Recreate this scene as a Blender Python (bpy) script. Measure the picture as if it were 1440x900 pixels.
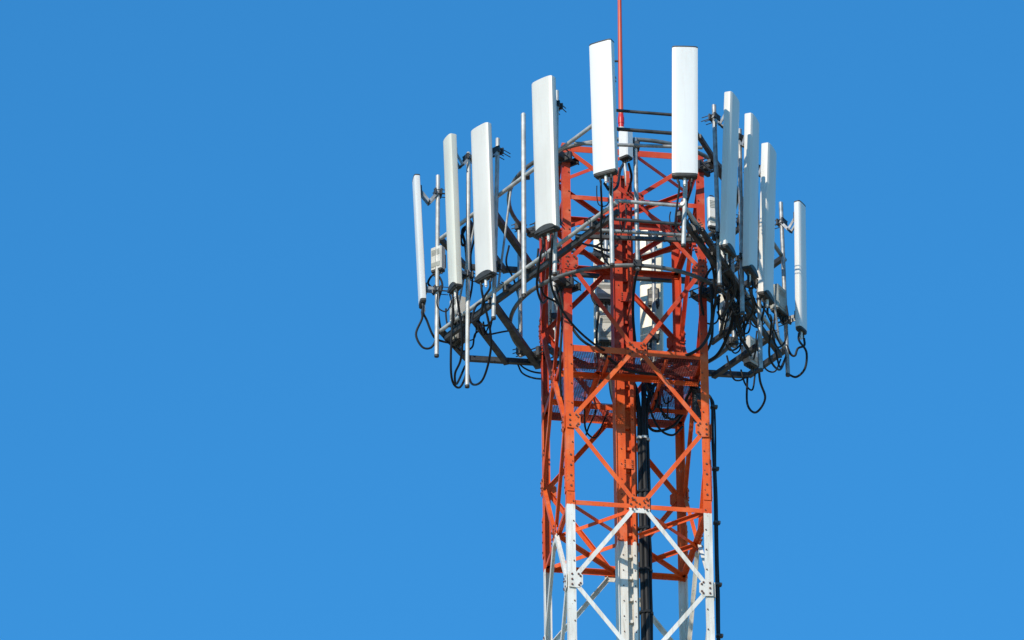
import bpy, math, random
from mathutils import Vector, Matrix, Quaternion
random.seed(11)
for o in list(bpy.data.objects): bpy.data.objects.remove(o)
S = bpy.context.scene
COL = S.collection
R = math.radians
V = Vector

# ------------------------------------------------------------------ camera
CAM = V((-1.58, -103.92, 1.7)); PITCH = R(30.0); ROLL = R(0.6); FPX = 12000.0
cam_d = bpy.data.cameras.new("camera"); cam = bpy.data.objects.new("camera", cam_d); COL.objects.link(cam)
cam_d.sensor_width = 36.0; cam_d.lens = 36.0 * FPX / 1440.0
cam_d.clip_start = 1.0; cam_d.clip_end = 60000.0
CR = Matrix.Rotation(math.pi / 2 + PITCH, 3, 'X') @ Matrix.Rotation(-ROLL, 3, 'Z')
cam.matrix_world = Matrix.Translation(CAM) @ CR.to_4x4()
S.camera = cam
S.render.resolution_x = 1024; S.render.resolution_y = 640

# ------------------------------------------------------------------ sky and sun
SUN_AZ = R(-28.5)      # horizontal angle of the sun, seen from the tower, left of the camera side
SUN_EL = R(31.0)
world = bpy.data.worlds.new("World"); S.world = world; world.use_nodes = True
nt = world.node_tree; nt.nodes.clear()
sky = nt.nodes.new('ShaderNodeTexSky'); sky.sky_type = 'NISHITA'; sky.sun_disc = False
sun_dir = V((math.sin(SUN_AZ) * math.cos(SUN_EL), -math.cos(SUN_AZ) * math.cos(SUN_EL), math.sin(SUN_EL)))
sky.sun_elevation = SUN_EL
sky.sun_rotation = math.atan2(sun_dir.x, sun_dir.y)
sky.altitude = 0.0; sky.air_density = 1.0; sky.dust_density = 0.0; sky.ozone_density = 8.0
bg = nt.nodes.new('ShaderNodeBackground'); bg.inputs['Strength'].default_value = 0.15
out = nt.nodes.new('ShaderNodeOutputWorld')
tint = nt.nodes.new('ShaderNodeMix'); tint.data_type = 'RGBA'; tint.blend_type = 'MULTIPLY'; tint.inputs[0].default_value = 1.0
tint.inputs[7].default_value = (0.44, 1.27, 1.37, 1)      # the deep polarised blue of the photograph
nt.links.new(sky.outputs[0], tint.inputs[6]); nt.links.new(tint.outputs[2], bg.inputs['Color']); nt.links.new(bg.outputs[0], out.inputs['Surface'])
sun_l = bpy.data.lights.new("sun", 'SUN'); sun = bpy.data.objects.new("sun", sun_l); COL.objects.link(sun)
sun_l.energy = 4.3; sun_l.angle = R(0.5); sun_l.color = (1.0, 0.89, 0.73)
sun.rotation_euler = sun_dir.to_track_quat('Z', 'Y').to_euler()
sun.location = sun_dir * 200
S.view_settings.view_transform = 'Standard'; S.view_settings.look = 'None'
S.view_settings.exposure = 0.0; S.view_settings.gamma = 1.0; S.view_settings.use_curve_mapping = False

# ------------------------------------------------------------------ measuring: a sight line cut by a plane of known depth or height
def P(px, py, y=None, z=None):
    d = CR @ V(((px - 720.0) / FPX, (450.0 - py) / FPX, -1.0))
    t = (y - CAM.y) / d.y if y is not None else (z - CAM.z) / d.z
    return CAM + d * t

# ------------------------------------------------------------------ materials
def mat(name): 
    m = bpy.data.materials.new(name); m.use_nodes = True
    return m, m.node_tree, m.node_tree.nodes['Principled BSDF']
def noise(nt, scale, detail=4.0, vec=None, stretch=None):
    tc = nt.nodes.new('ShaderNodeNewGeometry')
    n = nt.nodes.new('ShaderNodeTexNoise'); n.inputs['Scale'].default_value = scale; n.inputs['Detail'].default_value = detail
    if stretch:
        mp = nt.nodes.new('ShaderNodeMapping'); mp.inputs['Scale'].default_value = stretch
        nt.links.new(tc.outputs['Position'], mp.inputs[0]); nt.links.new(mp.outputs[0], n.inputs['Vector'])
    else: nt.links.new(tc.outputs['Position'], n.inputs['Vector'])
    return n.outputs['Fac'], tc
def ramp(nt, fac, stops):
    r = nt.nodes.new('ShaderNodeValToRGB'); e = r.color_ramp.elements
    while len(e) < len(stops): e.new(0.5)
    for k, (p, c) in enumerate(stops):
        e[k].position = p; e[k].color = (*c, 1)
    nt.links.new(fac, r.inputs[0]); return r.outputs[0]
def mix(nt, fac, a, b, mode='MIX'):
    m = nt.nodes.new('ShaderNodeMix'); m.data_type = 'RGBA'; m.blend_type = mode
    for sock, val in ((m.inputs[0], fac), (m.inputs[6], a), (m.inputs[7], b)):
        if hasattr(val, 'links'): nt.links.new(val, sock)
        elif isinstance(val, (int, float)): sock.default_value = val
        else: sock.default_value = (*val, 1)
    return m.outputs[2]
def bump(nt, bs, fac, strength, dist=0.01):
    b = nt.nodes.new('ShaderNodeBump'); b.inputs['Strength'].default_value = strength; b.inputs['Distance'].default_value = dist
    nt.links.new(fac, b.inputs['Height']); nt.links.new(b.outputs[0], bs.inputs['Normal'])

def simple(name, c1, c2, scale=3.0, rough=0.5, metal=0.0, stretch=None, bs_=0.0, lo=0.35, hi=0.7, spec=0.5):
    m, nt, bs = mat(name)
    f, _ = noise(nt, scale, 5.0, stretch=stretch)
    nt.links.new(ramp(nt, f, [(lo, c1), (hi, c2)]), bs.inputs['Base Color'])
    bs.inputs['Roughness'].default_value = rough; bs.inputs['Metallic'].default_value = metal
    bs.inputs['Specular IOR Level'].default_value = spec
    if bs_: bump(nt, bs, f, bs_)
    return m

M = {}
def banded(name, zp):
    """aviation paint: red above the height zp, below it white and red bands by turns"""
    m, nt, bs = mat(name)
    f1, geo = noise(nt, 2.2, 6.0)
    f2, _ = noise(nt, 6.0, 5.0, stretch=(4, 4, 0.35))
    f3, _ = noise(nt, 28.0, 4.0); f5, _ = noise(nt, 5.0, 7.0)
    red = ramp(nt, f1, [(0.30, (0.62, 0.072, 0.012)), (0.52, (0.72, 0.104, 0.014)), (0.72, (0.77, 0.14, 0.024))])
    rz = nt.nodes.new('ShaderNodeMapRange'); sepz = nt.nodes.new('ShaderNodeSeparateXYZ'); nt.links.new(geo.outputs['Position'], sepz.inputs[0])
    nt.links.new(sepz.outputs[2], rz.inputs[0]); rz.inputs[1].default_value = zp + 2.2; rz.inputs[2].default_value = zp + 2.9   # antennas' shade on the top length, painted in as a deeper red
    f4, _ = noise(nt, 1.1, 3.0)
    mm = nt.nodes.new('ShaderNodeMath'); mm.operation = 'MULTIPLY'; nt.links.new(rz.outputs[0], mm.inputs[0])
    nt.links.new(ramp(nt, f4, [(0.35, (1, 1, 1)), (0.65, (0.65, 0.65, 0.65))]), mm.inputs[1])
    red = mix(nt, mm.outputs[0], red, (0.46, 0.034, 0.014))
    red = mix(nt, ramp(nt, f2, [(0.56, (0, 0, 0)), (0.75, (0.5, 0.5, 0.5))]), red, (0.40, 0.045, 0.020))
    red = mix(nt, ramp(nt, f5, [(0.54, (0, 0, 0)), (0.72, (0.38, 0.38, 0.38))]), red, (0.66, 0.25, 0.14))      # chalky fading
    red = mix(nt, ramp(nt, f3, [(0.63, (0, 0, 0)), (0.74, (0.7, 0.7, 0.7))]), red, (0.20, 0.050, 0.022))
    wht = ramp(nt, f1, [(0.30, (0.62, 0.59, 0.53)), (0.70, (0.78, 0.76, 0.71))])
    wht = mix(nt, ramp(nt, f2, [(0.50, (0, 0, 0)), (0.72, (0.55, 0.55, 0.55))]), wht, (0.44, 0.37, 0.28))
    wht = mix(nt, ramp(nt, f3, [(0.67, (0, 0, 0)), (0.74, (0.7, 0.7, 0.7))]), wht, (0.30, 0.17, 0.09))
    sep = nt.nodes.new('ShaderNodeSeparateXYZ'); nt.links.new(geo.outputs['Position'], sep.inputs[0])
    a = nt.nodes.new('ShaderNodeMath'); a.operation = 'SUBTRACT'; a.inputs[0].default_value = zp; wob = nt.nodes.new('ShaderNodeMath'); wob.operation = 'MULTIPLY_ADD'; wob.inputs[1].default_value = 0.05; nt.links.new(f3, wob.inputs[0]); nt.links.new(sep.outputs[2], wob.inputs[2]); nt.links.new(wob.outputs[0], a.inputs[1])
    b = nt.nodes.new('ShaderNodeMath'); b.operation = 'MODULO'; b.inputs[1].default_value = 12.0; nt.links.new(a.outputs[0], b.inputs[0])
    c = nt.nodes.new('ShaderNodeMath'); c.operation = 'LESS_THAN'; c.inputs[1].default_value = 6.0; nt.links.new(b.outputs[0], c.inputs[0])
    d = nt.nodes.new('ShaderNodeMath'); d.operation = 'GREATER_THAN'; d.inputs[1].default_value = 0.0; nt.links.new(a.outputs[0], d.inputs[0])
    e = nt.nodes.new('ShaderNodeMath'); e.operation = 'MULTIPLY'; nt.links.new(c.outputs[0], e.inputs[0]); nt.links.new(d.outputs[0], e.inputs[1])
    nt.links.new(mix(nt, e.outputs[0], red, wht), bs.inputs['Base Color'])
    bs.inputs['Roughness'].default_value = 0.55; bs.inputs['Specular IOR Level'].default_value = 0.3
    bump(nt, bs, f3, 0.15)
    return m

M['galv'] = simple('galvanised steel', (0.22, 0.23, 0.23), (0.42, 0.43, 0.43), 11, 0.5, 0.35, bs_=0.08)
M['pale'] = simple('pale galvanised pipe', (0.36, 0.37, 0.36), (0.56, 0.56, 0.54), 9, 0.5, 0.2, bs_=0.06)
M['dark'] = simple('weathered dark steel', (0.022, 0.026, 0.030), (0.07, 0.075, 0.08), 8, 0.55, 0.3, bs_=0.08)
M['hoop'] = simple('dull hoop steel', (0.09, 0.10, 0.10), (0.21, 0.22, 0.22), 6, 0.5, 0.35)
M['cable'] = simple('black cable jacket', (0.008, 0.009, 0.011), (0.018, 0.020, 0.023), 5, 0.6, spec=0.25)
M['cap'] = simple('dark end cap', (0.024, 0.024, 0.022), (0.05, 0.05, 0.045), 10, 0.6)
M['conn'] = simple('pale connector', (0.55, 0.54, 0.50), (0.72, 0.71, 0.68), 12, 0.4)
M['bolt'] = simple('rusty bolt', (0.07, 0.028, 0.018), (0.16, 0.06, 0.04), 20, 0.6)
M['unit'] = simple('light grey cast housing', (0.50, 0.50, 0.46), (0.64, 0.63, 0.59), 6, 0.5)
M['unit2'] = simple('grey green housing', (0.26, 0.27, 0.24), (0.38, 0.39, 0.35), 6, 0.55)
M['grate'] = simple('painted grating', (0.17, 0.022, 0.018), (0.25, 0.035, 0.026), 8, 0.6)
def radome(name, c1, c2, dirt):
    m, nt, bs = mat(name)
    f1, _ = noise(nt, 1.6, 5.0, stretch=(1.5, 1.5, 0.6))
    f2, _ = noise(nt, 9.0, 6.0, stretch=(3, 3, 0.18))
    f3, _ = noise(nt, 40.0, 3.0)
    c = ramp(nt, f1, [(0.3, c1), (0.7, c2)])
    c = mix(nt, ramp(nt, f2, [(0.52, (0, 0, 0)), (0.80, (0.32, 0.32, 0.32))]), c, dirt)
    c = mix(nt, ramp(nt, f3, [(0.68, (0, 0, 0)), (0.76, (0.35, 0.35, 0.35))]), c, dirt)
    nt.links.new(c, bs.inputs['Base Color']); bs.inputs['Roughness'].default_value = 0.42
    return m
M['white'] = radome('white radome', (0.68, 0.67, 0.64), (0.75, 0.745, 0.72), (0.60, 0.57, 0.51))
M['pearl'] = radome('pearl grey radome', (0.61, 0.585, 0.53), (0.69, 0.665, 0.61), (0.50, 0.46, 0.39))
M['butter'] = radome('butter cream radome', (0.74, 0.67, 0.50), (0.80, 0.74, 0.58), (0.52, 0.44, 0.30))
M['cream'] = radome('cream radome', (0.62, 0.60, 0.55), (0.70, 0.68, 0.63), (0.50, 0.45, 0.37))
M['ivory'] = radome('ivory radome', (0.61, 0.59, 0.50), (0.69, 0.67, 0.57), (0.48, 0.43, 0.33))
def rodmat():
    m, nt, bs = mat('faded red rod paint')
    f, geo = noise(nt, 3.0, 5.0, stretch=(1, 1, 0.5))
    c = ramp(nt, f, [(0.3, (0.50, 0.05, 0.025)), (0.5, (0.54, 0.070, 0.03)), (0.72, (0.56, 0.12, 0.06))])
    nt.links.new(c, bs.inputs['Base Color']); bs.inputs['Roughness'].default_value = 0.45
    return m
M['rod'] = rodmat()
M['red'] = simple('bright red base', (0.50, 0.012, 0.015), (0.62, 0.022, 0.02), 12, 0.4)

# ------------------------------------------------------------------ mesh builder
def ortho(d, hint):
    d = d.normalized(); h = hint - d * hint.dot(d)
    if h.length < 1e-5: h = V((1, 0, 0)) - d * d.x
    if h.length < 1e-5: h = V((0, 1, 0)) - d * d.y
    return h.normalized()
class MB:
    def __init__(s): s.v = []; s.f = []; s.mi = []
    def add(s, vs, fs, mi=0):
        b = len(s.v); s.v += [V(x) for x in vs]
        for f in fs: s.f.append([b + i for i in f]); s.mi.append(mi)
    def prism(s, poly, o, ax, ay, vec, mi=0, scale_end=1.0):
        n = len(poly)
        vs = [o + ax * p[0] + ay * p[1] for p in poly] + [o + vec + ax * p[0] * scale_end + ay * p[1] * scale_end for p in poly]
        fs = [list(range(n))[::-1], list(range(n, 2 * n))] + [[i, (i + 1) % n, n + (i + 1) % n, n + i] for i in range(n)]
        if ax.cross(ay).dot(vec) < 0: fs = [f[::-1] for f in fs]
        s.add(vs, fs, mi); return s
    def box(s, c, ax, ay, az, hx, hy, hz, mi=0, bev=0.0):
        b = min(bev, hx * .9, hy * .9)
        poly = [(-hx, -hy), (hx, -hy), (hx, hy), (-hx, hy)] if b <= 0 else [(-hx + b, -hy), (hx - b, -hy), (hx, -hy + b), (hx, hy - b), (hx - b, hy), (-hx + b, hy), (-hx, hy - b), (-hx, -hy + b)]
        return s.prism(poly, c - az * hz, ax, ay, az * 2 * hz, mi)
    def bar(s, a, b, w, h, up=V((0, 0, 1)), mi=0):
        d = (b - a); u = ortho(d, up); r = d.normalized().cross(u)
        return s.prism([(-w / 2, -h / 2), (w / 2, -h / 2), (w / 2, h / 2), (-w / 2, h / 2)], a, r, u, d, mi)
    def angle(s, a, b, d1, d2, w1, w2, t, mi=0):
        """steel angle: the corner runs a to b, one flange along d1 and one along d2"""
        d = b - a; x = ortho(d, d1); y = ortho(d, d2)
        return s.prism([(0, 0), (w1, 0), (w1, t), (t, t), (t, w2), (0, w2)], a, x, y, d, mi)
    def tube(s, pts, r, n=10, mi=0, r_end=None):
        pts = [V(p) for p in pts]; k = len(pts); rings = []; u = None
        for i in range(k):
            t = (pts[min(i + 1, k - 1)] - pts[max(i - 1, 0)])
            if t.length < 1e-7: t = V((0, 0, 1))
            u = ortho(t, u if u is not None else (V((0, 0, 1)) if abs(t.normalized().z) < .9 else V((1, 0, 0))))
            w = t.normalized().cross(u); rr = r if r_end is None else r + (r_end - r) * i / (k - 1)
            rings.append([pts[i] + (u * math.cos(2 * math.pi * j / n) + w * math.sin(2 * math.pi * j / n)) * rr for j in range(n)])
        vs = [p for q in rings for p in q]; fs = []
        for i in range(k - 1):
            for j in range(n):
                fs.append([i * n + j, i * n + (j + 1) % n, (i + 1) * n + (j + 1) % n, (i + 1) * n + j])
        fs.append(list(range(n))[::-1]); fs.append([(k - 1) * n + j for j in range(n)])
        s.add(vs, fs, mi); return s
    def ring(s, c, rad, r, n=72, m=10, mi=0, a0=0.0):
        vs = []; fs = []
        for i in range(n):
            a = 2 * math.pi * i / n; e = V((math.cos(a), math.sin(a), 0))
            for j in range(m):
                b = 2 * math.pi * j / m; vs.append(c + e * (rad + r * math.cos(b)) + V((0, 0, r * math.sin(b))))
        for i in range(n):
            for j in range(m):
                fs.append([i * m + j, ((i + 1) % n) * m + j, ((i + 1) % n) * m + (j + 1) % m, i * m + (j + 1) % m])
        s.add(vs, fs, mi); return s
    def build(s, name, mats, parent=None, org=None):
        if not isinstance(mats, (list, tuple)): mats = [mats]
        o = org if org is not None else (V(parent['_o']) if parent is not None else V((0, 0, 0)))
        me = bpy.data.meshes.new(name)
        me.from_pydata([tuple(p - o) for p in s.v], [], s.f)
        for m in mats: me.materials.append(m)
        me.polygons.foreach_set('material_index', s.mi); me.polygons.foreach_set('use_smooth', [True] * len(s.f))
        me.validate(); me.update(); me.set_sharp_from_angle(angle=R(40))
        ob = bpy.data.objects.new(name, me); COL.objects.link(ob)
        if parent is not None:
            ob.parent = parent
            po = V(parent['_o']); ob.location = o - po
        else: ob.location = o
        ob['_o'] = tuple(o)
        return ob
def tag(o, label, cat, group=None):
    o['label'] = label; o['category'] = cat
    if group: o['group'] = group
    return o
def thing(name, loc, label, cat, group=None):
    e = bpy.data.objects.new(name, None); COL.objects.link(e); e.location = loc; e.empty_display_size = 0.1
    e['_o'] = tuple(loc)
    return tag(e, label, cat, group)
def spline(pts, k=8):
    pts = [V(p) for p in pts]; q = [pts[0] * 2 - pts[1]] + pts + [pts[-1] * 2 - pts[-2]]; outp = []
    for i in range(1, len(q) - 2):
        a, b, c, d = q[i - 1], q[i], q[i + 1], q[i + 2]
        for j in range(k):
            t = j / k
            outp.append(0.5 * ((2 * b) + (c - a) * t + (2 * a - 5 * b + 4 * c - d) * t * t + (3 * b - a - 3 * c + d) * t ** 3))
    outp.append(pts[-1]); return outp
Z = V((0, 0, 1))

# ------------------------------------------------------------------ ground
gm, gnt, gbs = mat('dry sandy soil')
gf, _ = noise(gnt, 0.05, 8.0); gf2, _ = noise(gnt, 1.5, 6.0)
gc = ramp(gnt, gf, [(0.35, (0.22, 0.20, 0.11)), (0.55, (0.40, 0.34, 0.23)), (0.7, (0.50, 0.43, 0.31))])
gc = mix(gnt, 0.4, gc, ramp(gnt, gf2, [(0.3, (0.20, 0.17, 0.09)), (0.7, (0.46, 0.40, 0.28))]))
gnt.links.new(gc, gbs.inputs['Base Color']); gbs.inputs['Roughness'].default_value = 0.95
g = MB(); n = 96; rr = 25000.0
g.add([V((rr * math.cos(2 * math.pi * i / n), rr * math.sin(2 * math.pi * i / n), 0)) for i in range(n)], [list(range(n))])
go = g.build('ground', gm); go['kind'] = 'structure'

# ------------------------------------------------------------------ lattice tower
TH = R(9.3); U = V((math.cos(TH), math.sin(TH), 0)); W_ = V((-math.sin(TH), math.cos(TH), 0)); H = 1.012; OFF = V((-0.018, 0, 0))
LEGS = {'fl': -U * H - W_ * H + OFF, 'fr': U * H - W_ * H + OFF, 'br': U * H + W_ * H + OFF, 'bl': -U * H + W_ * H + OFF}
FLY = LEGS['fl'].y
def zl(py): return P(797, py, y=FLY).z
zT, zK0, zL0, zK1, zL1, zK2, zL2 = [zl(q) for q in (203, 272, 368, 483, 591, 701.5, 815)]
zPAINT = zK2 - 0.050
per = (zK0 - zK2) / 2
zK3 = zK2 - per; zL3 = zK3 - per * 0.5; zK4 = zK3 - per
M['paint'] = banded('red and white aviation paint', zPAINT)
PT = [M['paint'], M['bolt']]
tower = thing('lattice_tower', V((0, 0, 0)), 'square steel lattice tower painted orange red above and white below', 'tower')
def A(v, z): return V((v.x, v.y, z))
ctr = {'fl': (U, W_), 'fr': (-U, W_), 'br': (-U, -W_), 'bl': (U, -W_)}
zBASE = zK4 - 0.3
for k, c in LEGS.items():
    d1, d2 = ctr[k]
    mb = MB().angle(A(c, zBASE), A(c, zT + 0.03), d1, d2, 0.115, 0.115, 0.013)
    for (za, zb) in ((zl(690), zl(632)), (zL0 - .22, zL0 + .24)):       # splice plates with bolts
        zc = (za + zb) / 2; hh = (zb - za) / 2
        for da, db in ((d1, d2), (d2, d1)):
            mb.box(A(c, zc) + da * 0.058 - db * 0.0065, da, db, Z, 0.050, 0.005, hh)
            for q in range(4):
                for sx in ((0.036, 0.082) if za > zK1 else (0.062,)):
                    pc = A(c, za + (q + .5) * 2 * hh / 4) + da * sx - db * 0.011
                    mb.tube([pc, pc - db * 0.012], 0.0150, 6, 1)
    z = zBASE + 0.2                                                      # step bolts and stitch bolts
    while z < zT:
        mb.tube([A(c, z) + d1 * 0.09 - d2 * 0.001, A(c, z) + d1 * 0.09 - d2 * 0.014], 0.010, 6, 1); z += 0.31
    mb.build('leg', PT, tower)
FACES = [('fl', 'fr', -W_), ('fr', 'br', U), ('br', 'bl', W_), ('bl', 'fl', -U)]
KL = [zT, zK0, zK1, zK2, zK3, zK4]
for a, b, nrm in FACES:
    ca, cb = LEGS[a], LEGS[b]; e = (cb - ca).normalized(); inn = -nrm; mid = (ca + cb) / 2
    for z in KL:
        top = z == zT
        hgt = 0.095 if top or z == zK1 else 0.068
        MB().angle(A(ca, z) + e * 0.016 + inn * 0.016, A(cb, z) - e * 0.016 + inn * 0.016, -Z, inn, hgt, 0.075, 0.009).build('horizontal_beam', PT, tower)
    def diag(p, q, name='diagonal_brace', w=0.062, off=0.016):
        d = (q - p).normalized(); s_ = nrm.cross(d)
        if s_.z > 0: s_ = -s_
        MB().angle(p - s_ * w / 2 + nrm * off, q - s_ * w / 2 + nrm * off, s_, inn, w, 0.055, 0.008).build(name, PT, tower)
    seq = [(zK0, None, zL0), (zK1, zL0, zL1), (zK2, zL1, zL2), (zK3, zL2, zL3), (zK4, zL3, None)]
    for zk, zu, zd in seq:
        km = A(mid, zk - 0.02)
        if zu is None: zu = zT - 0.06
        for sgn, cc in ((-1, ca), (1, cb)):
            for zn, sg in ((zu, 1), (zd, -1)):
                if zn is None: continue
                leg = A(cc, zn) - e * sgn * 0.10 - Z * sg * 0.05
                st = km + e * sgn * 0.085 + Z * sg * 0.075
                diag(st, leg, off=0.017 if sgn < 0 else 0.018)
        gp = MB()                                        # centre gusset: a plate with cut corners
        x_, y_ = 0.145, 0.125
        poly = [(-x_ + .04, -y_), (x_ - .04, -y_), (x_, -y_ + .05), (x_, y_ - .05), (x_ - .04, y_), (-x_ + .04, y_), (-x_, y_ - .05), (-x_, -y_ + .05)]
        gp.prism(poly, km - nrm * 0.004, e, Z, nrm * 0.012)
        for bx, by in ((-.1, .085), (.1, .085), (-.1, -.085), (.1, -.085), (0, 0.01), (-.06, .05), (.06, .05), (-.06, -.05), (.06, -.05), (-.12, 0), (.12, 0)):
            pc = km + e * bx + Z * by + nrm * 0.008
            o_ = 0.019 if abs(by) > .04 else 0.0
            gp.tube([pc + nrm * o_, pc + nrm * (o_ + .013)], 0.0150, 6, 1)
        gp.build('gusset_plate', PT, tower)
    for zn in (zL0, zL1, zL2, zL3):
        for sgn, cc in ((-1, ca), (1, cb)):
            lc = A(cc, zn) - e * sgn * 0.105
            gp = MB(); q = -sgn
            poly = [(-.095 * q, -.115), (.045 * q, -.125), (.10 * q, -.07), (.10 * q, .07), (.045 * q, .125), (-.095 * q, .115)]
            gp.prism(poly, lc + nrm * 0.013, e, Z, nrm * 0.010)
            for bx, by in ((-.05, .08), (-.05, 0), (-.05, -.08), (.04, .085), (.045, -.085), (.065, .055), (.065, -.055)):
                pc = lc + e * bx * q + Z * by + nrm * 0.023
                gp.tube([pc, pc + nrm * 0.013], 0.0150, 6, 1)
            gp.build('gusset_plate', PT, tower)
# plan bracing
mids = [-W_ * H, U * H, W_ * H, -U * H]
for z in (zK0, zK2, zK3, zT):
    for i in range(4):
        a, b = mids[i] * 0.965 + OFF, mids[(i + 1) % 4] * 0.965 + OFF
        MB().angle(A(a, z - .012), A(b, z - .012), -Z, -(a + b), 0.055, 0.055, 0.007).build('plan_brace', PT, tower)
    if z in (zK2, zK3):
        for k, c in LEGS.items():
            MB().angle(A(c * 0.93, z - .004), A(c * 0.13, z - .004), -Z, c.cross(Z), 0.06, 0.05, 0.007).build('plan_brace', PT, tower)
# work platform: grating walkway round the inside, red edge beams
wk = 0.57
zG = zK1 - 0.085
for i, (a, b, nrm) in enumerate(FACES):
    ca, cb = LEGS[a], LEGS[b]; e = (cb - ca).normalized(); inn = -nrm
    L = (cb - ca).length
    s0 = 0.10 if i % 2 == 0 else wk + 0.03
    gr = MB(); x = s0
    while x < L - s0 + 0.001:
        gr.bar(A(ca, zG) + e * x + inn * 0.05, A(ca, zG) + e * x + inn * wk, 0.0045, 0.012, Z); x += 0.034
    y = 0.06
    while y < wk + .001:
        gr.bar(A(ca, zG) + e * s0 + inn * y, A(ca, zG) + e * (L - s0) + inn * y, 0.0045, 0.008, Z); y += 0.034
    gr.build('walkway_grating', M['grate'], tower)
    MB().angle(A(ca, zG - .02) + e * (wk - .06) + inn * (wk + 0.02), A(cb, zG - .02) - e * (wk - .06) + inn * (wk + 0.02), -Z, nrm, 0.085, 0.06, 0.009).build('platform_beam', PT, tower)
    for t in (0.3, 0.7):
        MB().angle(A(ca, zG - .03) + e * L * t + inn * 0.04, A(ca, zG - .03) + e * L * t + inn * (wk - .02), -Z, e, 0.07, 0.05, 0.008).build('platform_beam', PT, tower)
# shaft below the picture down to the ground, in one mesh
lo = MB(); z = zBASE
for k, c in LEGS.items():
    lo.angle(A(c, 0), A(c, zBASE), ctr[k][0], ctr[k][1], 0.115, 0.115, 0.013)
z = zK4 - per
while z > 0.3:
    for a, b, nrm in FACES:
        ca, cb = LEGS[a], LEGS[b]; inn = -nrm; mid = (ca + cb) / 2
        lo.angle(A(ca, z) + inn * .016, A(cb, z) + inn * .016, -Z, inn, 0.068, 0.07, 0.009)
        for cc in (ca, cb):
            lo.angle(A(mid, z + .06) + nrm * .015, A(cc, z + per / 2) + nrm * .015, -Z, inn, 0.06, 0.05, 0.008)
            lo.angle(A(mid, z + per - .06) + nrm * .016, A(cc, z + per / 2) + nrm * .016, -Z, inn, 0.06, 0.05, 0.008)
    z -= per
lo.build('lower_shaft', PT, tower)

# ------------------------------------------------------------------ antenna frame (two six-sided rail levels, two hoops, arms)
z0 = P(879, 457, y=0).z; z1 = z0 + 1.50
zH0 = P(880, 455, y=0).z; zH1 = P(880, 279, y=0).z
frame = thing('antenna_frame', V((0, 0, z0)), 'dark steel antenna frame of rails, arms and hoops clamped round the tower top', 'antenna mount')
def LV(px, py, lev=0):
    p = P(px, py, z=z0); return V((p.x, p.y, z0 if lev == 0 else z1))
vn, vm, vr, vs_, vb, va = (862, 288), (962, 290), (1105, 491), (1053, 528), (656, 504), (620, 465)
def rail(pa, pb, lev, ext=0.08):
    a, b = LV(*pa, lev), LV(*pb, lev); d = (b - a).normalized()
    inward = -ortho(d, (a + b) / 2 - Z * ((a + b) / 2).z)
    r = MB().tube([a - d * ext, b + d * ext], 0.030, 12).build('rail', M['hoop'] if (lev and pa == vm) else M['pale'], frame)
    if lev: return
    MB().bar(a + inward * 0.085 - Z * 0.085, b + inward * 0.085 - Z * 0.085, 0.055, 0.085).build('rail_beam', M['dark'], frame)
    L = (b - a).length; k = max(2, int(L / 0.9))
    for i in range(k):
        p = a + d * L * (i + .5) / k; cl = MB()
        cl.box(p + inward * 0.045 - Z * 0.045, d, inward, Z, 0.035, 0.06, 0.06, bev=.01)
        for s_ in (-.025, .025): cl.tube([p + d * s_ + inward * .13, p + d * s_ - inward * .07], 0.009, 6)
        cl.build('rail_clamp', M['dark'], frame)
for lev in (0, 1):
    rail(vn, va, lev); rail(vm, vr, lev)
    for pa, pb in ((vr, vs_), (vs_, vb), (vb, va)):
        a, b = LV(*pa, lev), LV(*pb, lev)
        MB().bar(a, b, 0.065, 0.075).build('rail_beam', M['dark'], frame)
    for pa, pb, w in (((757, 511), (690, 417), .085), ((712, 506), (660, 438), .07), ((1003, 525), (1087, 467), .07), ((1000, 478), (1062, 432), .06), ((986, 318), (1048, 412), .06), ((1000, 352), (1060, 430), .045), ((1012, 470), (1030, 380), .04), ((809, 328), (991, 334), .05)):
        a, b = LV(*pa, lev) - Z * 0.05, LV(*pb, lev) - Z * 0.05
        if lev == 0 or w != .05:
            MB().bar(a, b, w, w).build('arm', M['dark'], frame)
        else:
            MB().tube([a + Z * .0, b], 0.025, 10).build('arm', M['galv'], frame)
# the long tie seen across the tower front
a, b = LV(809, 327), LV(993, 338); MB().tube([a + Z * .06, b + Z * .06], 0.026, 10).build('tie_rail', M['galv'], frame)
# short rails between the two front posts
for py_, rr_, mm in ((282, .026, 'galv'), (308, .024, 'dark'), (155, .022, 'dark'), (181, .026, 'dark')):
    y = LV(862, 288).y
    a = P(864, py_, y=y); b = P(964, py_ + 8, y=y + 0.04)
    MB().tube([a, b], rr_, 10).build('front_rail', M[mm], frame)
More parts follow.
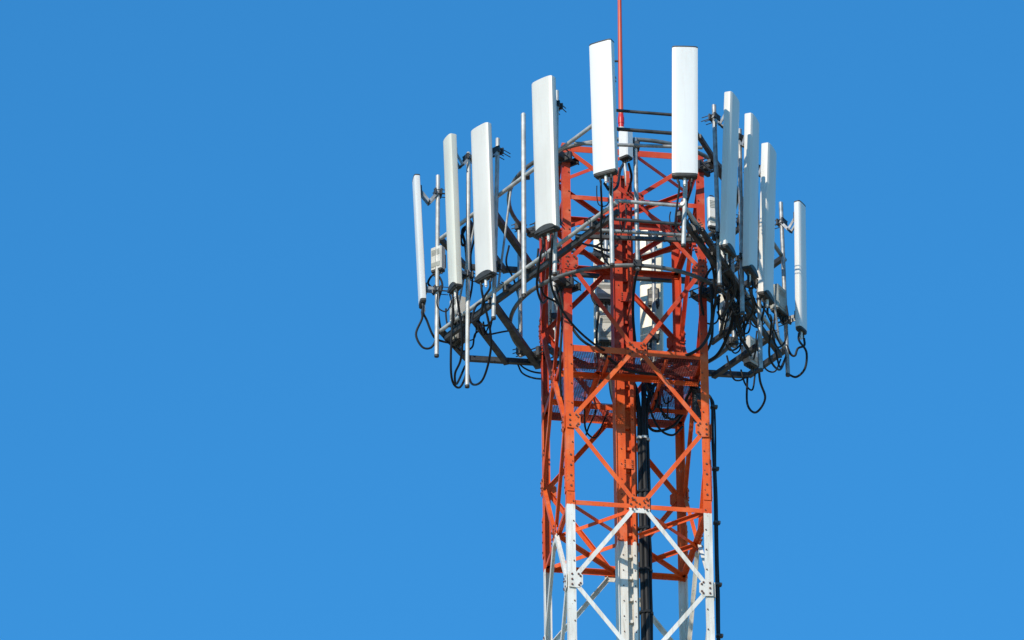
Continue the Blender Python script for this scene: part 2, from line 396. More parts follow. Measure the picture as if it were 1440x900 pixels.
# hoops
for zz in (zH0, zH1):
    MB().ring(V((0.01, 0, zz)), 1.62, 0.030).build('hoop', M['hoop'], frame)
    for k, c in LEGS.items():
        e = c.normalized(); t = Z.cross(e); cl = MB()
        pc = A(e * 1.50, zz)
        cl.box(pc, e, t, Z, 0.14, 0.045, 0.055, bev=.012)
        cl.box(A(e * 1.41, zz - .02), e, t, Z, 0.03, 0.14, 0.07, bev=.012)
        for s_ in (-.11, .11):
            for h_ in (-.05, .05):
                cl.tube([A(e * 1.19, zz + h_) + t * s_, A(e * 1.53, zz + h_) + t * s_], 0.010, 6)
        cl.box(A(e * 1.25, zz - .02), e, t, Z, 0.018, 0.15, 0.05, bev=.01)
        cl.build('leg_clamp', M['dark'], frame)
for px, sgn in ((896, -1), (731, 1), (1029, 1), (840, 1)):
    x = P(px, 400, y=sgn).x; y = sgn * math.sqrt(max(0.01, 1.65 ** 2 - x * x))
    lowz = zH0 - 0.08; MB().tube([V((x, y, lowz)), V((x, y, zH1 + (.0 if sgn < 0 else .05)))], 0.032, 10).build('spacer_pipe', M['galv'], frame)
    for zz in (zH0, zH1 - (0.12 if sgn < 0 else 0.0)):
        e = V((x, y, 0)).normalized(); t = Z.cross(e); cl = MB()
        cl.box(V((x, y, zz)) - e * .02, e, t, Z, 0.07, 0.06, 0.05, bev=.012)
        for s_ in (-.05, .05):
            for h_ in (-.03, .03): cl.tube([V((x, y, zz + h_)) + t * s_ - e * .1, V((x, y, zz + h_)) + t * s_ + e * .1], .008, 6)
        cl.build('pipe_clamp', M['dark'], frame)
# struts between the two levels
for (pa, pb) in (((700, 408), (720, 395)), ((640, 452), (672, 428)), ((1040, 400), (1056, 423)), ((1096, 480), (1080, 458))):
    a = LV(*pa, 0); b = LV(*pb, 1)
    MB().tube([a, b], 0.016, 8).build('strut', M['galv'], frame)

# ------------------------------------------------------------------ panel antennas
def panel(top, bot, depth, yaw, w, d, bulge, mkey, label, group, post=None, tilt=3.0, side=0.0, updn=(0.12, 0.9), caph=0.035, conn=3):
    yw = R(yaw); n = V((math.sin(yw), -math.cos(yw), 0)); t = Z.cross(n)      # n looks out, t runs across the panel
    pb = P(*bot, y=depth); hgt = (P(*top, y=depth) - pb).length
    pt = P(*top, y=depth + n.y * hgt * math.sin(R(tilt)))
    ax = (pt - pb).normalized(); L = (pt - pb).length
    nn = ortho(ax, n); tt = ax.cross(nn)
    root = thing('panel_antenna', pb, label, 'panel antenna', group)
    poly = []; hw = w / 2; hb = d / 2 - bulge
    r_ = 0.022
    K = 12
    poly += [(-hw + r_, -d / 2), (hw - r_, -d / 2), (hw - r_ * .3, -d / 2 + r_ * .3), (hw, -d / 2 + r_)]
    for i in range(K + 1):
        s_ = 1 - 2 * i / K
        poly.append((s_ * hw * (1 - 0.05 * (abs(s_) < .001)), hb - 0.012 * (abs(s_) > .99) + bulge * (1 - abs(s_) ** 2.4)))
    poly += [(-hw, -d / 2 + r_), (-hw + r_ * .3, -d / 2 + r_ * .3)]
    mb = MB(); body0 = pb + ax * caph
    mb.prism(poly, body0, tt, nn, ax * (L - caph - 0.01))
    top0 = body0 + ax * (L - caph - 0.0105)
    mb.prism([(x, y) for x, y in poly], top0, tt, nn, ax * 0.01, scale_end=0.965)
    mb.build('radome', M[mkey], root)
    if bulge < .012:
        MB().prism([(x * 1.012, y * 1.03) for x, y in poly], pt + ax * .0005, tt, nn, ax * 0.016, scale_end=.97).build('top_cap', M['cap'], root)
    cp = MB(); cp.prism([(x * .97, y * .95) for x, y in poly], pb, tt, nn, ax * (caph - .001), scale_end=1.0)
    cp.prism([(x * .9, y * .85) for x, y in poly], pb - ax * 0.012, tt, nn, ax * 0.0115)
    if bulge > .012:                                        # moulded lip: the cap rises in an arch on the face
        arch = [(w * .492 * math.cos(math.pi * k / 16), .012 + .085 * math.sin(math.pi * k / 16)) for k in range(17)]
        cp.prism(arch, pb - nn * (d / 2 + .002), tt, ax, nn * (d + .006))
    cp.build('end_cap', M['cap'], root)
    for i in range(conn):
        c = MB(); p = pb + tt * (i - (conn - 1) / 2) * w * 0.27 + nn * random.uniform(-.02, .02) - ax * .012
        ln = 0.10 if i == conn // 2 else 0.05
        c.tube([p, p - ax * ln], 0.022 if i == conn // 2 else 0.016, 10)
        c.tube([p - ax * ln, p - ax * (ln + .02)], 0.012, 8)
        c.build('connector', M['conn'] if i == conn // 2 else M['cap'], root)
    # pole and brackets behind
    gap = 0.20
    if post:
        y_ = depth - n.y * (d / 2 + gap) 
        p1 = P(post[0], post[1], y=y_); p2 = P(post[2], post[3], y=y_)
        # carry the pole to its place behind the panel
    else:
        p0 = pb - nn * (d / 2 + gap) + tt * side; p1 = p0 + Z * (L * 0.95); p2 = p0 - Z * 0.55
    MB().tube([p1, p2], 0.031, 12).build('mounting_pole', M['pale'] if yaw < 50 else M['galv'], root)
    MB().tube([p2 + Z * .012, p2 - Z * .02], 0.034, 12).build('pole_cap', M['cap'], root)
    pd = (p1 - p2).normalized()
    for kind, f in (('tilt_bracket', updn[1]), ('hinge_bracket', updn[0])):
        pa = pb + ax * L * f - nn * (d / 2)
        k_ = (pa.z - p2.z) / (p1.z - p2.z); k_ = min(max(k_, .04), .985)
        pp = p2 + (p1 - p2) * k_
        b = MB(); dv = pp - pa; dh = V((dv.x, dv.y, 0)); 
        dn = dh.normalized() if dh.length > .02 else -n; tv = Z.cross(dn)
        b.box(pa - nn * .012, tt, nn, ax, 0.07, 0.012, 0.07)                     # plate on the panel back
        for s_ in (-.045, .045):
            if kind == 'tilt_bracket':
                knee = (pa + pp) / 2 - Z * 0.17 
                b.bar(pa + tv * s_, knee + tv * s_, 0.010, 0.040, tv.cross(knee - pa), 1); b.bar(knee + tv * s_, pp + tv * s_, 0.010, 0.040, tv.cross(pp - knee), 1)
            else: b.bar(pa + tv * s_, pp + tv * s_, 0.010, 0.05, Z, 1)
        if kind == 'tilt_bracket': b.tube([knee + tv * .07, knee - tv * .07], .012, 8)
        b.box(pp + dn * 0.042, dn, tv, Z, 0.014, 0.075, 0.045, bev=.006); b.box(pp - dn * 0.042, dn, tv, Z, 0.014, 0.075, 0.045, bev=.006)
        for s_ in (-.055, .055):
            for h_ in (-.028, .028):
                b.tube([pp + tv * s_ + Z * h_ - dn * 0.07, pp + tv * s_ + Z * h_ + dn * (0.16 + .05 * random.random())], .007, 6)
        b.build(kind, [M['dark'], M['galv']], root)
    return dict(root=root, pb=pb, pt=pt, n=n, t=t, pole=(p1, p2), L=L, ax=ax)

PN = []
G1 = 'panel antennas on the frame round the tower top'
PN.append(panel((846, 62), (852, 246), -3.60, -28, .34, .13, .008, 'white', 'tall white panel antenna right beside the thin red lightning rod, front of the ring', G1, tilt=2, post=(856, 100, 861, 372)))
PN.append(panel((963, 69), (963, 249), -3.55, 2, .355, .13, .010, 'white', 'broad white panel antenna facing forward, alone right of the red lightning rod', G1, tilt=2, post=(969, 90, 961, 345)))
PN.append(panel((764, 113), (770, 327), -2.60, -41, .37, .13, .018, 'pearl', 'tall white panel antenna whose dark bottom hangs before the front left tower leg', G1, post=(783, 128, 780, 385)))
PN.append(panel((676, 179), (683, 392), -1.28, -48, .36, .11, .018, 'pearl', 'wide cream white panel antenna just left of the slim whip antenna', G1, post=(700, 195, 694, 447)))
PN.append(panel((632, 194), (640, 408), -0.62, -66, .27, .12, .018, 'ivory', 'ivory panel antenna with slanted top between the slimmest panel and the widest left panel', G1, post=(659, 215, 657, 543)))
PN.append(panel((585, 252), (594, 428), 0.05, -82, .25, .09, .010, 'white', 'slim bright white panel antenna at the far left end of the ring', G1, post=(616, 247, 614, 500), tilt=4))
PN.append(panel((1030, 137), (1023, 355), -2.62, 69, .36, .125, .016, 'cream', 'pale panel antenna on the right nearest the broad front one, highest of the right row', G1, post=(1004, 148, 1012, 400)))
PN.append(panel((1058, 167), (1055, 385), -1.90, 70, .35, .125, .016, 'cream', 'grey shaded panel antenna in the middle of the right hand row', G1, post=(1040, 182, 1044, 440)))
PN.append(panel((1082, 209), (1077, 421), -1.0, 70, .36, .13, .016, 'cream', 'pale panel antenna with a grey shadow patch, second from the right end', G1, post=(1062, 222, 1070, 520)))
PN.append(panel((1125, 288), (1127, 466), 0.55, 62, .22, .10, .010, 'white', 'short white panel antenna with dark rim at the far right end of the ring', G1, post=(1098, 285, 1108, 527), tilt=2))
PN.append(panel((849, 318), (850, 508), 1.95, 178, .30, .13, .010, 'butter', 'cream panel antenna behind the tower, its back crossed by the red cable ladder side', G1, conn=2, post=(852, 322, 853, 520)))
PN.append(panel((916, 326), (917, 512), 1.95, 172, .33, .13, .010, 'butter', 'cream panel antenna behind the tower seen through the bracing right of the cable ladder', G1, conn=2, post=(919, 318, 920, 520)))
PN.append(panel((777, 352), (777, 472), 1.6, -150, .20, .10, .010, 'ivory', 'small cream panel antenna behind the tower between its two left legs', G1, conn=2, post=(779, 350, 780, 500)))
PN.append(panel((1022, 318), (1022, 468), 1.7, 150, .22, .10, .010, 'ivory', 'half hidden cream panel antenna behind the frame just right of the front right leg', G1, conn=2, post=(1021, 318, 1022, 490)))

# ------------------------------------------------------------------ radio units and boxes
def unit(c, yaw, w, d, h, m, label, name='radio_unit', cat='radio unit', fins=False, group=None, visor=False):
    yw = R(yaw); n = V((math.sin(yw), -math.cos(yw), 0)); t = Z.cross(n)
    root = thing(name, c - Z * h / 2, label, cat, group)
    b = MB().box(c, t, n, Z, w / 2, d / 2, h / 2, bev=0.018)
    if fins:
        k = 9
        for i in range(k):
            b.box(c + n * (d / 2 + .012) + t * (i / (k - 1) - .5) * w * .84, t, n, Z, .004, .014, h * .42)
    b.build('housing', m, root)
    MB().box(c - Z * (h / 2 + .014), t, n, Z, w * .46, d * .44, .013, bev=.01).build('base_plate', M['cap'], root)
    if name == 'radio_unit':
        lv = MB()
        for i in range(5): lv.box(c + n * (d / 2 + .002) + Z * (h * (.36 - .055 * i)), t, n, Z, w * .36, .0025, h * .012)
        MB().box(c + n * (d / 2 + .003) - Z * h * .30, t, n, Z, w * .38, .003, h * .10).build('cover_plate', M['unit2'], root)
        lv.build('louvre', M['unit2'], root)
    cn = MB()
    for i in range(4):
        p = c - Z * (h / 2 + .027) + t * (i - 1.5) * w * .22
        cn.tube([p, p - Z * .045], .013, 8)
    cn.build('connector', M['cap'], root)
    hd = MB(); q = c + Z * (h / 2)
    hd.tube(spline([q - t * w * .25, q - t * w * .2 + Z * .04, q + t * w * .2 + Z * .04, q + t * w * .25], 4), .008, 8)
    hd.build('handle', M['cap'], root)
    MB().box(c - n * (d / 2 + .028), t, n, Z, w * .3, .026, h * .3).build('back_bracket', M['dark'], root)
    return root
GU = 'radio boxes among the antennas'
unit(P(616, 365, y=.12), -35, .19, .12, .36, M['unit'], 'pale grey radio box behind the slim panel at the far left end', group=GU)
unit(P(644, 436, y=.05), -60, .22, .16, .34, M['unit'], 'grey radio box hanging under the ivory slant topped panel', group=GU)
unit(P(880, 204, y=-1.74), -38, .16, .15, .42, M['white'], 'small white box at the foot of the red lightning rod', name='junction_box', cat='junction box', fins=False)
unit(P(1001, 299, y=-1.9), 20, .12, .08, .46, M['white'], 'narrow white box behind the tallest panel of the right row', group=GU, fins=False)
unit(P(1094, 422, y=.5), 60, .26, .14, .38, M['unit2'], 'grey green radio box beside the pole of the far right panel', group=GU)
unit(P(849, 412, y=1.55), 5, .24, .14, .26, M['unit'], 'upper grey radio box behind the cable ladder on its left side', group=GU)
unit(P(852, 462, y=1.55), 5, .22, .14, .44, M['unit'], 'lower tall grey radio box behind the cable ladder above the platform', group=GU)
unit(P(919, 418, y=1.72), -5, .17, .10, .24, M['dark'], 'dark grey radio box clamped to the cream panel right of the cable ladder', group=GU)
unit(P(981, 568, y=-.1), 20, .13, .12, .46, M['dark'], 'dark equipment box hung under the platform beside the front right leg', name='equipment_box', cat='equipment box', fins=False)
unit(P(645, 468, y=.25), -60, .20, .15, .30, M['dark'], 'dark radio box low under the ivory slant topped panel', group=GU)
unit(P(1055, 495, y=.9), 50, .20, .13, .42, M['unit'], 'pale grey radio box low in the frame left of the far right pole', group=GU)

# ------------------------------------------------------------------ whip antenna and lightning rod
p2 = P(737, 414, y=-1.62); p1 = P(736, 159, y=-1.62)
wh = thing('whip_antenna', p2, 'slim pale whip antenna standing upright between the panels left of the tower', 'whip antenna')
MB().tube([p2, p1 - Z * .02], 0.034, 14).tube([p1 - Z * .02, p1], .034, 14, r_end=.018).build('whip_tube', M['pale'], wh)
MB().tube([p2 - Z * .05, p2 + Z * .02], 0.028, 12).build('end_cap', M['cap'], wh)
wc = MB()
for q in (z0, z1):
    pp = V((p2.x, p2.y, q)); wc.box(pp + V((.04, .03, 0)), V((1, 0, 0)), V((0, 1, 0)), Z, .06, .05, .03, bev=.01)
wc.build('clamp', M['dark'], wh)
b = P(873.5, 178, y=0); t = P(870.5, -60, y=0)
lr = thing('lightning_rod', b, 'long thin faded red lightning rod rising from the tower top out of the picture', 'lightning rod')
MB().tube([b + Z * .16, b + (t - b) * .5, t], 0.036, 14, r_end=0.026).build('shaft', M['rod'], lr)
cb = MB().tube([b - Z * .04, b + Z * .05], .040, 14).tube([b + Z * .05, b + Z * .14], .046, 14).tube([b + Z * .14, b + Z * .2], .046, 14, r_end=.036)
cb.build('socket', M['red'], lr)
MB().tube([b - Z * .06, b - Z * .03], .055, 14).build('flange', M['unit'], lr)
MB().tube([b - Z * 0.06, P(882, 262, y=0)], .030, 12).build('stub_pipe', M['galv'], lr)
sp_ = P(872, 86, y=0); MB().tube([sp_, sp_ - V((.09, 0, 0))], .016, 8).build('rod_clamp', M['dark'], lr)

# ------------------------------------------------------------------ cable ladder in the tower axis
lad_top = P(879, 238, y=0).z
ladder = thing('cable_ladder', V((0, 0, zBASE)), 'vertical cable ladder up the tower axis, red above and white below', 'cable ladder')
for x, w, dd in ((-.085, .125, .09), (.080, .052, .09)):
    c0 = U * x
    r_ = MB()
    hw = w / 2
    prof = [(-hw, -dd / 2), (hw, -dd / 2), (hw, -dd / 2 + .012), (-hw + .012, -dd / 2 + .012), (-hw + .012, dd / 2 - .012), (hw, dd / 2 - .012), (hw, dd / 2), (-hw, dd / 2)]
    if x > 0: prof = [(-p, q) for p, q in prof][::-1]
    r_.prism(prof, A(c0, zBASE), U, W_, Z * (lad_top - zBASE - (0.0 if x < 0 else .05)))
    z = zBASE + .1
    while z < lad_top - .1:
        pc = A(c0, z) - W_ * (dd / 2); r_.tube([pc, pc - W_ * .012], .009, 6, 1); z += .24
    r_.build('rail', PT, ladder)
z = zBASE + .15
while z < lad_top - .1:
    MB().bar(A(U * -.02, z) + W_ * .02, A(U * .045, z) + W_ * .02, .045, .045).build('rung', PT, ladder); z += .34
MB().box(A(U * .0 + W_ * .047, (zBASE + lad_top) / 2 - .05), U, W_, Z, .150, .003, (lad_top - zBASE) / 2 - .06).build('back_tray', PT, ladder)
MB().box(A(U * -.155 + W_ * .06, (zBASE + lad_top) / 2 - .02), U, W_, Z, .004, .13, (lad_top - zBASE) / 2 - .03).build('side_plate', PT, ladder)
for pz in (655, 520, 420, 330):
    zz = P(879, pz, y=0).z
    p_ = MB().box(A(U * .01 - W_ * .056, zz), U, W_, Z, .07, .006, .075)
    for bx in (-.05, .05):
        for by in (-.05, -.02, .02, .05): p_.tube([A(U * (.01 + bx) - W_ * .062, zz + by), A(U * (.01 + bx) - W_ * .074, zz + by)], .009, 6, 1)
    p_.build('splice_plate', PT, ladder)

# ------------------------------------------------------------------ cables
def cable(pts, r, label, group, name='jumper_cable', cat='cable', k=8, clips=None):
    q = spline(pts, k)
    mb = MB().tube(q, r, 8)
    o = mb.build(name, M['cable'], None, org=V(pts[0]))
    tag(o, label, cat, group)
    return o
GF = 'feeder cables beside the cable ladder'
for i, (dx, dy, rr_, lb) in enumerate(((.185, .0, .036, 'thick black feeder cable running down hard against the cable ladder'), (.245, -.03, .034, 'thick black feeder cable in the middle of the bundle beside the ladder'), (.30, .03, .030, 'black feeder cable on the outer right of the bundle beside the ladder'))):
    base = U * dx + W_ * dy; pts = []
    zt = P(900, 545, y=0).z
    z = zBASE
    while z < zt:
        pts.append(A(base, z) + V((random.uniform(-.006, .006), random.uniform(-.006, .006), 0))); z += .45
    ends = ((-.2, .75, .95), (.35, .9, 1.05), (.72, .62, .75))[i]
    pts.append(A(base + U * ends[0] * .25 + W_ * ends[1] * .3, zt + .22)); pts.append(A(base + U * ends[0] + W_ * ends[1], zK1 + .12)); pts.append(A(base + U * ends[0] * 1.3 + W_ * ends[1] * 1.2, zK1 + .8))
    o = cable(pts, rr_, lb, GF, 'feeder_cable')
    for q in (615, 690, 742, 800, 860):
        zz = P(900, q, y=0).z
        MB().box(A(base, zz), U, W_, Z, rr_ + .006, rr_ + .006, .018, bev=.01).build('cable_tie', M['conn'] if q == 615 else M['cable'], o)
for i, (dx, rr_, lb) in enumerate(((1.075, .021, 'black cable running down the outside of the front right leg, inner of two'), (1.112, .013, 'thin black cable running down outside the front right leg, outer of two'))):
    base = U * dx - W_ * (.80 - .05 * i); zt = P(1005, 575, y=-.7).z; pts = []; z = zBASE
    while z < zt:
        pts.append(A(base, z) + U * random.uniform(-.01, .01)); z += .5
    pts += [A(base, zt + .1), A(base - U * .03 + W_ * .15, zt + .35), A(base - U * .2 + W_ * .5, zt + .62 + i * .08)]
    o = cable(pts, rr_, lb, 'cables down the front right leg', 'feeder_cable')
    if i == 0:
        for q in (568, 655, 731, 818, 890):
            zz = P(1006, q, y=-.7).z; c_ = A(base + U * .025, zz)
            MB().box(c_, U, W_, Z, .048, .04, .016, bev=.01).build('cable_clamp', M['dark'], o)
names = ['first', 'second']
def jumpers(pn, what, drops, ends, r=.0145):
    """two loops from the panel's bottom down and back up to the frame"""
    for i, (dr, en) in enumerate(zip(drops, ends)):
        a = pn['pb'] + pn['t'] * (-.08 + .16 * i) - pn['ax'] * .07
        low = [P(px, py, y=a.y + (en[2] - a.y) * f) for (px, py), f in zip(dr, [(k + 1) / (len(dr) + 1) for k in range(len(dr))])]
        e = P(en[0], en[1], y=en[2])
        cable([a, a - Z * .12] + low + [e], r, 'thin black jumper cable looping ' + what[i], 'jumper cables looping under the antennas')
jumpers(PN[5], ('widest below the slim far left panel', 'tightly below the slim far left panel'),
        ([(585, 470), (594, 488), (607, 488), (614, 470)], [(600, 450), (608, 470), (616, 478), (634, 482)]), ((615, 425, .2), (640, 478, .3)), r=.0165)
jumpers(PN[4], ('deepest below the ivory panel, left side', 'below the ivory panel behind its pole'),
        ([(634, 500), (636, 535), (646, 545), (655, 528)], [(650, 470), (648, 505), (640, 525), (642, 540)]), ((657, 505, .6), (654, 515, .7)), r=.0165)
jumpers(PN[3], ('far below the widest left panel to the low arm', 'in a small curl under the widest left panel'),
        ([(690, 470), (688, 505), (678, 535), (664, 540)], [(680, 420), (676, 442), (664, 452), (670, 430)]), ((657, 520, .6), (690, 420, -.6)), r=.0165)
jumpers(PN[2], ('from the front left dark bottomed panel past the hoop', 'from the front left dark bottomed panel into the tower'),
        ([(760, 360), (755, 400), (762, 425)], [(775, 400), (800, 450), (840, 487)]), ((770, 420, -.6), (872, 500, -.7)), r=.017)
jumpers(PN[0], ('down beside the pole of the front left white panel', 'back from the front left white panel to the ladder'),
        ([(846, 290), (845, 330), (848, 360)], [(858, 290), (856, 320), (840, 345)]), ((856, 372, -2.2), (810, 340, -1.4)))
jumpers(PN[1], ('in a curl under the broad front panel', 'from the broad front panel back to the right leg'),
        ([(952, 290), (950, 315), (957, 325)], [(966, 290), (974, 312), (985, 330)]), ((966, 300, -3.2), (1000, 350, -1.7)))
jumpers(PN[6], ('under the tallest panel of the right row', 'from the tallest right panel towards the tower leg'),
        ([(1030, 385), (1034, 410), (1024, 430)], [(1015, 385), (1008, 405), (1005, 430)]), ((1015, 445, -.9), (1000, 470, -.7)), r=.017)
jumpers(PN[7], ('under the shaded middle right panel', 'in a wide bow left of the middle right panel'),
        ([(1055, 410), (1060, 435), (1050, 455)], [(1045, 405), (1035, 440), (1040, 470)]), ((1045, 470, .2), (1052, 490, .6)), r=.017)
jumpers(PN[8], ('to the lowest point under the right row', 'below the second panel from the right end'),
        ([(1068, 470), (1068, 530), (1076, 560), (1063, 580), (1051, 568)], [(1085, 450), (1082, 500), (1096, 520)]), ((1051, 530, .8), (1106, 500, .7)), r=.0165)
jumpers(PN[9], ('out and round below the far right panel', 'closely below the far right panel'),
        ([(1134, 495), (1132, 518), (1120, 530)], [(1122, 490), (1118, 500), (1112, 498)]), ((1108, 526, .7), (1106, 485, .65)), r=.0165)
GC = 'loose black cables in the frame and tower'
loose = [
    ([(614, 410, .2), (602, 398, .15), (612, 385, .1), (622, 400, .1), (616, 428, .15), (622, 470, .2), (640, 490, .4)], .016, 'black cable dropping from the far left radio box along its pole'),
    ([(655, 320, -.2), (648, 335, -.3), (652, 345, -.3), (662, 330, -.2), (660, 318, -.2), (650, 325, -.25), (655, 350, -.2), (660, 420, -.1)], .02, 'black cable coiled between the ivory panel and the widest left panel'),
    ([(676, 435, -.3), (690, 430, -.4), (696, 442, -.4), (684, 458, -.3), (672, 448, -.2), (682, 428, -.2), (700, 435, .1)], .016, 'black cable curled under the long left rail'),
    ([(682, 472, .4), (705, 467, .6), (730, 463, .9)], .013, 'thin black cable stretched from the left arm to the hoop'),
    ([(728, 512, 1.1), (735, 525, 1.1), (752, 532, 1.0), (775, 533, .9)], .013, 'black cable sagging below the left arm, lower of two by the back left leg'),
    ([(727, 508, 1.1), (738, 518, 1.1), (755, 524, 1.0), (785, 525, .9)], .013, 'black cable sagging below the left arm, upper of two by the back left leg'),
    ([(757, 350, -1.0), (755, 380, -1.1), (760, 400, -1.1), (765, 415, -1.0), (782, 425, -.9), (800, 440, -.8)], .015, 'black cable hanging beside the left legs above the hoop'),
    ([(785, 395, -1.2), (795, 440, -1.1), (815, 475, -1.1), (848, 497, -1.0), (880, 520, -.8), (930, 528, -.5)], .020, 'thick black cable swooping from the left hoop clamp onto the platform'),
    ([(782, 400, -1.1), (790, 450, -1.0), (788, 500, -.9), (790, 560, -.6), (808, 600, -.3)], .017, 'black cable dropping beside the front left leg through the platform'),
    ([(1000, 400, -1.2), (1001, 450, -1.1), (992, 480, -1.0), (972, 497, -.9), (940, 505, -.7), (905, 515, -.4)], .022, 'thick black cable curving from the right hoop clamp onto the platform'),
    ([(1005, 380, -1.0), (1020, 420, -.7), (1030, 445, -.4), (1022, 475, -.2), (1008, 500, .0), (985, 515, .1)], .024, 'thick black cable bowing out beside the right hoop'),
    ([(1010, 345, -1.6), (1005, 370, -1.3), (995, 385, -1.2), (985, 410, -1.0), (990, 450, -.8)], .018, 'black cable falling past the front right leg splice'),
    ([(1012, 400, -.8), (1026, 420, -.6), (1036, 440, -.4), (1040, 470, .1), (1056, 500, .6)], .018, 'black cable crossing the right frame to the low grey box'),
    ([(1042, 520, .9), (1048, 540, .9), (1058, 548, .9), (1062, 525, .9)], .013, 'small black cable loop under the right corner of the frame'),
    ([(1022, 500, .5), (1030, 530, .6), (1040, 535, .8), (1052, 528, .9)], .013, 'black cable sagging below the right chord of the frame'),
    ([(1090, 440, .5), (1088, 470, .5), (1096, 515, .6), (1104, 505, .7)], .014, 'black cable hanging from the grey green radio box'),
    ([(1096, 440, .5), (1100, 455, .5), (1108, 450, .5), (1106, 430, .5)], .014, 'short black cable loop under the grey green radio box'),
    ([(1040, 300, -1.5), (1046, 290, -1.5), (1050, 310, -1.4), (1042, 328, -1.4), (1038, 310, -1.4), (1046, 300, -1.3), (1046, 340, -1.2)], .024, 'black cable coiled between the tallest and middle right panels'),
    ([(838, 402, 1.4), (832, 412, 1.4), (836, 425, 1.4), (846, 432, 1.4)], .02, 'black cable arching beside the upper grey radio box'),
    ([(842, 440, 1.4), (839, 470, 1.4), (841, 505, 1.4), (850, 530, 1.2)], .018, 'black cable running down beside the tall grey radio box'),
    ([(905, 520, .3), (915, 550, .3), (905, 580, .4), (918, 605, .5), (945, 600, .6), (962, 580, .6)], .020, 'black cable looping below the platform right of the ladder, largest loop'),
    ([(912, 530, .2), (925, 570, .3), (945, 590, .5), (958, 575, .6), (950, 545, .6)], .018, 'black cable looping below the platform, inner loop'),
    ([(908, 560, .2), (925, 600, .3), (945, 612, .4), (960, 600, .5)], .016, 'black cable sagging lowest below the platform beside the feeder bundle'),
    ([(824, 535, .4), (822, 570, .5), (824, 605, .6), (838, 615, .7), (850, 590, .7), (858, 570, .7)], .013, 'thin black cable loop hanging below the platform left of the ladder'),
    ([(830, 545, .5), (838, 575, .6), (828, 600, .6), (824, 612, .6)], .012, 'thin black cable hanging straight below the platform left of the ladder'),
    ([(800, 345, -1.2), (830, 345, -.9), (855, 352, -.6), (868, 345, -.3)], .020, 'black cable laid from the left leg to the ladder under the panel bottom'),
    ([(835, 350, -.9), (850, 358, -.7), (866, 366, -.5)], .014, 'thin black cable sloping down to the ladder from the left'),
    ([(897, 350, -1.4), (900, 370, -1.2), (893, 395, -.9), (890, 440, -.5), (895, 500, -.1)], .020, 'black cable dropping beside the ladder from the front hoop'),
    ([(968, 300, -2.9), (978, 325, -2.4), (992, 350, -1.8), (1004, 385, -1.3), (1003, 420, -1.1)], .020, 'thick black cable from the broad front panel pole to the right hoop clamp'),
    ([(985, 225, -1.5), (1000, 240, -1.6), (1010, 232, -1.8), (1000, 215, -1.9), (992, 205, -1.9)], .016, 'black cable twisting round the top of the front right leg'),
    ([(800, 500, -.9), (830, 512, -.5), (870, 510, -.4), (920, 520, -.4), (975, 518, -.4)], .022, 'black cable lying along the inner edge of the platform, thickest of three'),
    ([(806, 508, -.5), (850, 516, -.4), (900, 514, -.35), (940, 526, -.3), (985, 528, -.2)], .018, 'black cable lying along the inner edge of the platform, lowest of three'),
    ([(845, 505, -.5), (880, 517, -.4), (915, 527, -.3), (960, 532, -.2), (990, 545, .1)], .017, 'black cable slipping off the platform edge towards the front right leg'),
    ([(930, 540, .0), (955, 530, -.1), (972, 545, -.1), (965, 565, .0), (978, 590, .1)], .020, 'black cable hooked round the dark equipment box'),
    ([(965, 520, -.4), (985, 505, -.6), (1000, 480, -.8), (1003, 440, -1.0), (1012, 415, -1.0)], .020, 'black cable climbing from the platform coil past the front right leg'),
    ([(1012, 360, -1.7), (1022, 385, -1.4), (1034, 400, -1.2), (1040, 430, -.8), (1052, 455, -.4)], .015, 'black cable along the right frame, upper of the slanting pair'),
    ([(1006, 366, -1.6), (1016, 396, -1.3), (1028, 412, -1.1), (1036, 446, -.6), (1048, 478, .0)], .015, 'black cable along the right frame, lower of the slanting pair'),
    ([(1052, 400, -1.3), (1064, 430, -.9), (1072, 452, -.5), (1066, 478, .0), (1060, 505, .5)], .014, 'black cable hanging between the middle right poles'),
    ([(1064, 420, -.9), (1078, 440, -.6), (1088, 462, -.1), (1098, 485, .3), (1104, 480, .5)], .013, 'thin black cable running along the long right rail to its end'),
    ([(1024, 440, -.8), (1018, 470, -.3), (1026, 492, .1), (1040, 486, .3), (1044, 466, .1)], .014, 'black cable curling through the right arms'),
    ([(1070, 505, .6), (1078, 520, .7), (1090, 522, .7), (1098, 505, .65)], .012, 'thin black cable sagging between the two low right poles'),
    ([(650, 425, .0), (644, 450, .1), (652, 470, .2), (660, 456, .3), (656, 430, .2)], .015, 'black cable wrapped beside the dark radio box on the left'),
    ([(640, 486, .4), (650, 494, .5), (664, 488, .5), (668, 470, .4), (680, 462, .3)], .014, 'black cable running from the dark left box along the arm'),
    ([(665, 300, -.4), (668, 330, -.4), (662, 360, -.3), (664, 400, -.2), (656, 440, .0)], .014, 'black cable falling between the ivory and the widest left panels'),
    ([(716, 345, .3), (712, 370, .4), (722, 392, .6), (730, 420, .9)], .014, 'thin black cable hanging beside the left spacer pipe'),
    ([(850, 258, -3.5), (858, 268, -3.3), (868, 262, -3.0), (872, 240, -2.4), (876, 232, -1.8)], .020, 'black cable from the front left white panel up to the small white box'),
    ([(884, 230, -1.7), (888, 250, -1.4), (882, 275, -.9), (880, 300, -.5)], .018, 'black cable from the small white box down to the ladder'),
]
for pts, r_, lb in loose:
    cable([P(px, py, y=y) for px, py, y in pts], r_, lb, GC, 'loose_cable', k=10)
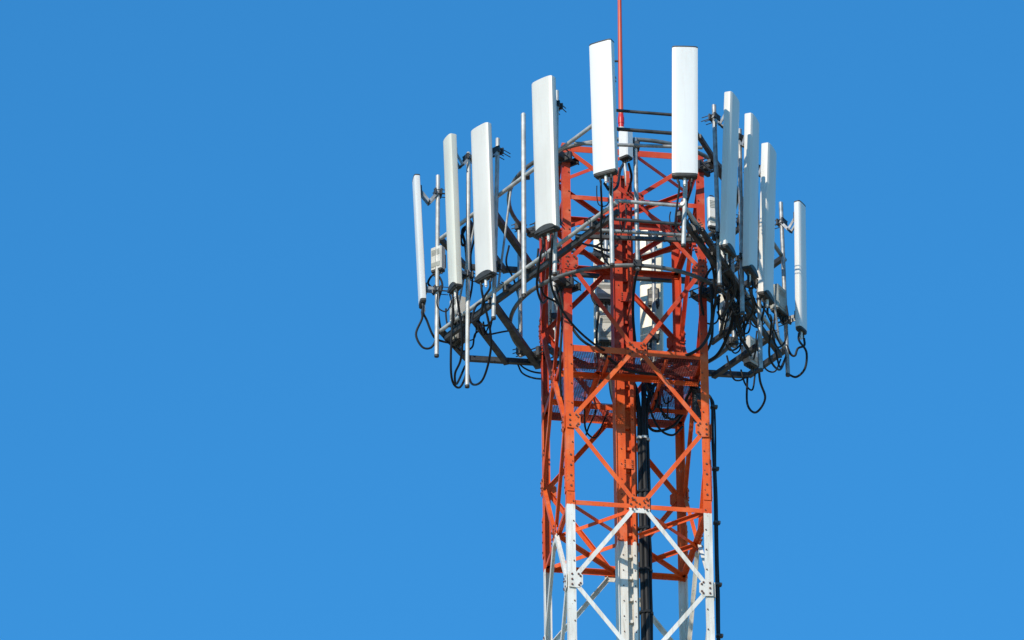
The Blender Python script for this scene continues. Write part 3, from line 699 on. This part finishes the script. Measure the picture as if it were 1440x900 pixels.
# tangles of thin jumpers where each bunch hangs from the frame corners
rnd = random.Random(5)
def tangle(count, x0, x1, ya, yb, d0, d1, label, group, r0=.009, r1=.014):
    for i in range(count):
        px = rnd.uniform(x0, x1); py = rnd.uniform(ya, yb); y = d0 + (d1 - d0) * (py - ya) / (yb - ya) + rnd.uniform(-.12, .12)
        wd = rnd.choice((-1, 1)) * rnd.uniform(4, 22); dp = rnd.uniform(14, 42); rise = rnd.uniform(-4, 16); y2 = y + rnd.uniform(.0, .35)
        q = [(0, 0), (-.06, .45), (.12, .85), (.45, 1.0), (.80, .82), (.98, .45), (1.0, rise / dp)]
        pts = [P(px + wd * f + rnd.uniform(-1.2, 1.2), py + dp * g_ + rnd.uniform(-1, 1), y=y + (y2 - y) * f) for f, g_ in q]
        cable(pts, rnd.uniform(r0, r1), label, group, 'tangled_cable')
tangle(12, 1004, 1044, 350, 440, -1.9, -.6, 'thin black cable in the tangle below the highest panel of the right row', 'tangle below the right row, tower side')
tangle(11, 1040, 1090, 400, 470, -1.3, .4, 'thin black cable in the tangle below the outer panels of the right row', 'tangle below the right row, outer side')
tangle(7, 632, 690, 412, 460, -.5, .1, 'thin black cable in the tangle below the ivory and widest left panels', 'tangle below the left panels')
tangle(3, 840, 880, 262, 300, -3.3, -2.6, 'thin black cable hanging in the tangle under the panel left of the red rod', 'tangle under the front left panel', .007, .010)
tangle(3, 950, 985, 268, 310, -3.3, -2.4, 'thin black cable hanging in the tangle under the broad front panel', 'tangle under the broad front panel', .007, .010)
tangle(6, 905, 965, 520, 560, -.2, .3, 'thin black cable in the tangle beneath the platform right of the cable ladder', 'tangle beneath the platform')
# coiled spare cable on the platform
cc = P(957, 517, y=-.2); coil = MB()
pts = []
for i in range(14 * 6):
    a = 2 * math.pi * i / 14; rr_ = .21 + .03 * math.sin(i * 1.7) + .012 * (i // 14 % 3)
    pts.append(cc + V((rr_ * math.cos(a) * 1.1, rr_ * math.sin(a), .018 * (i // 14) + .015 * math.sin(i * .9))))
coil.tube(pts, .019, 8)
o = coil.build('cable_coil', M['cable'], None, org=cc); tag(o, 'coil of spare black cable lying on the platform by the front right leg', 'cable coil')

for o in bpy.data.objects:
    if '_o' in o: del o['_o']
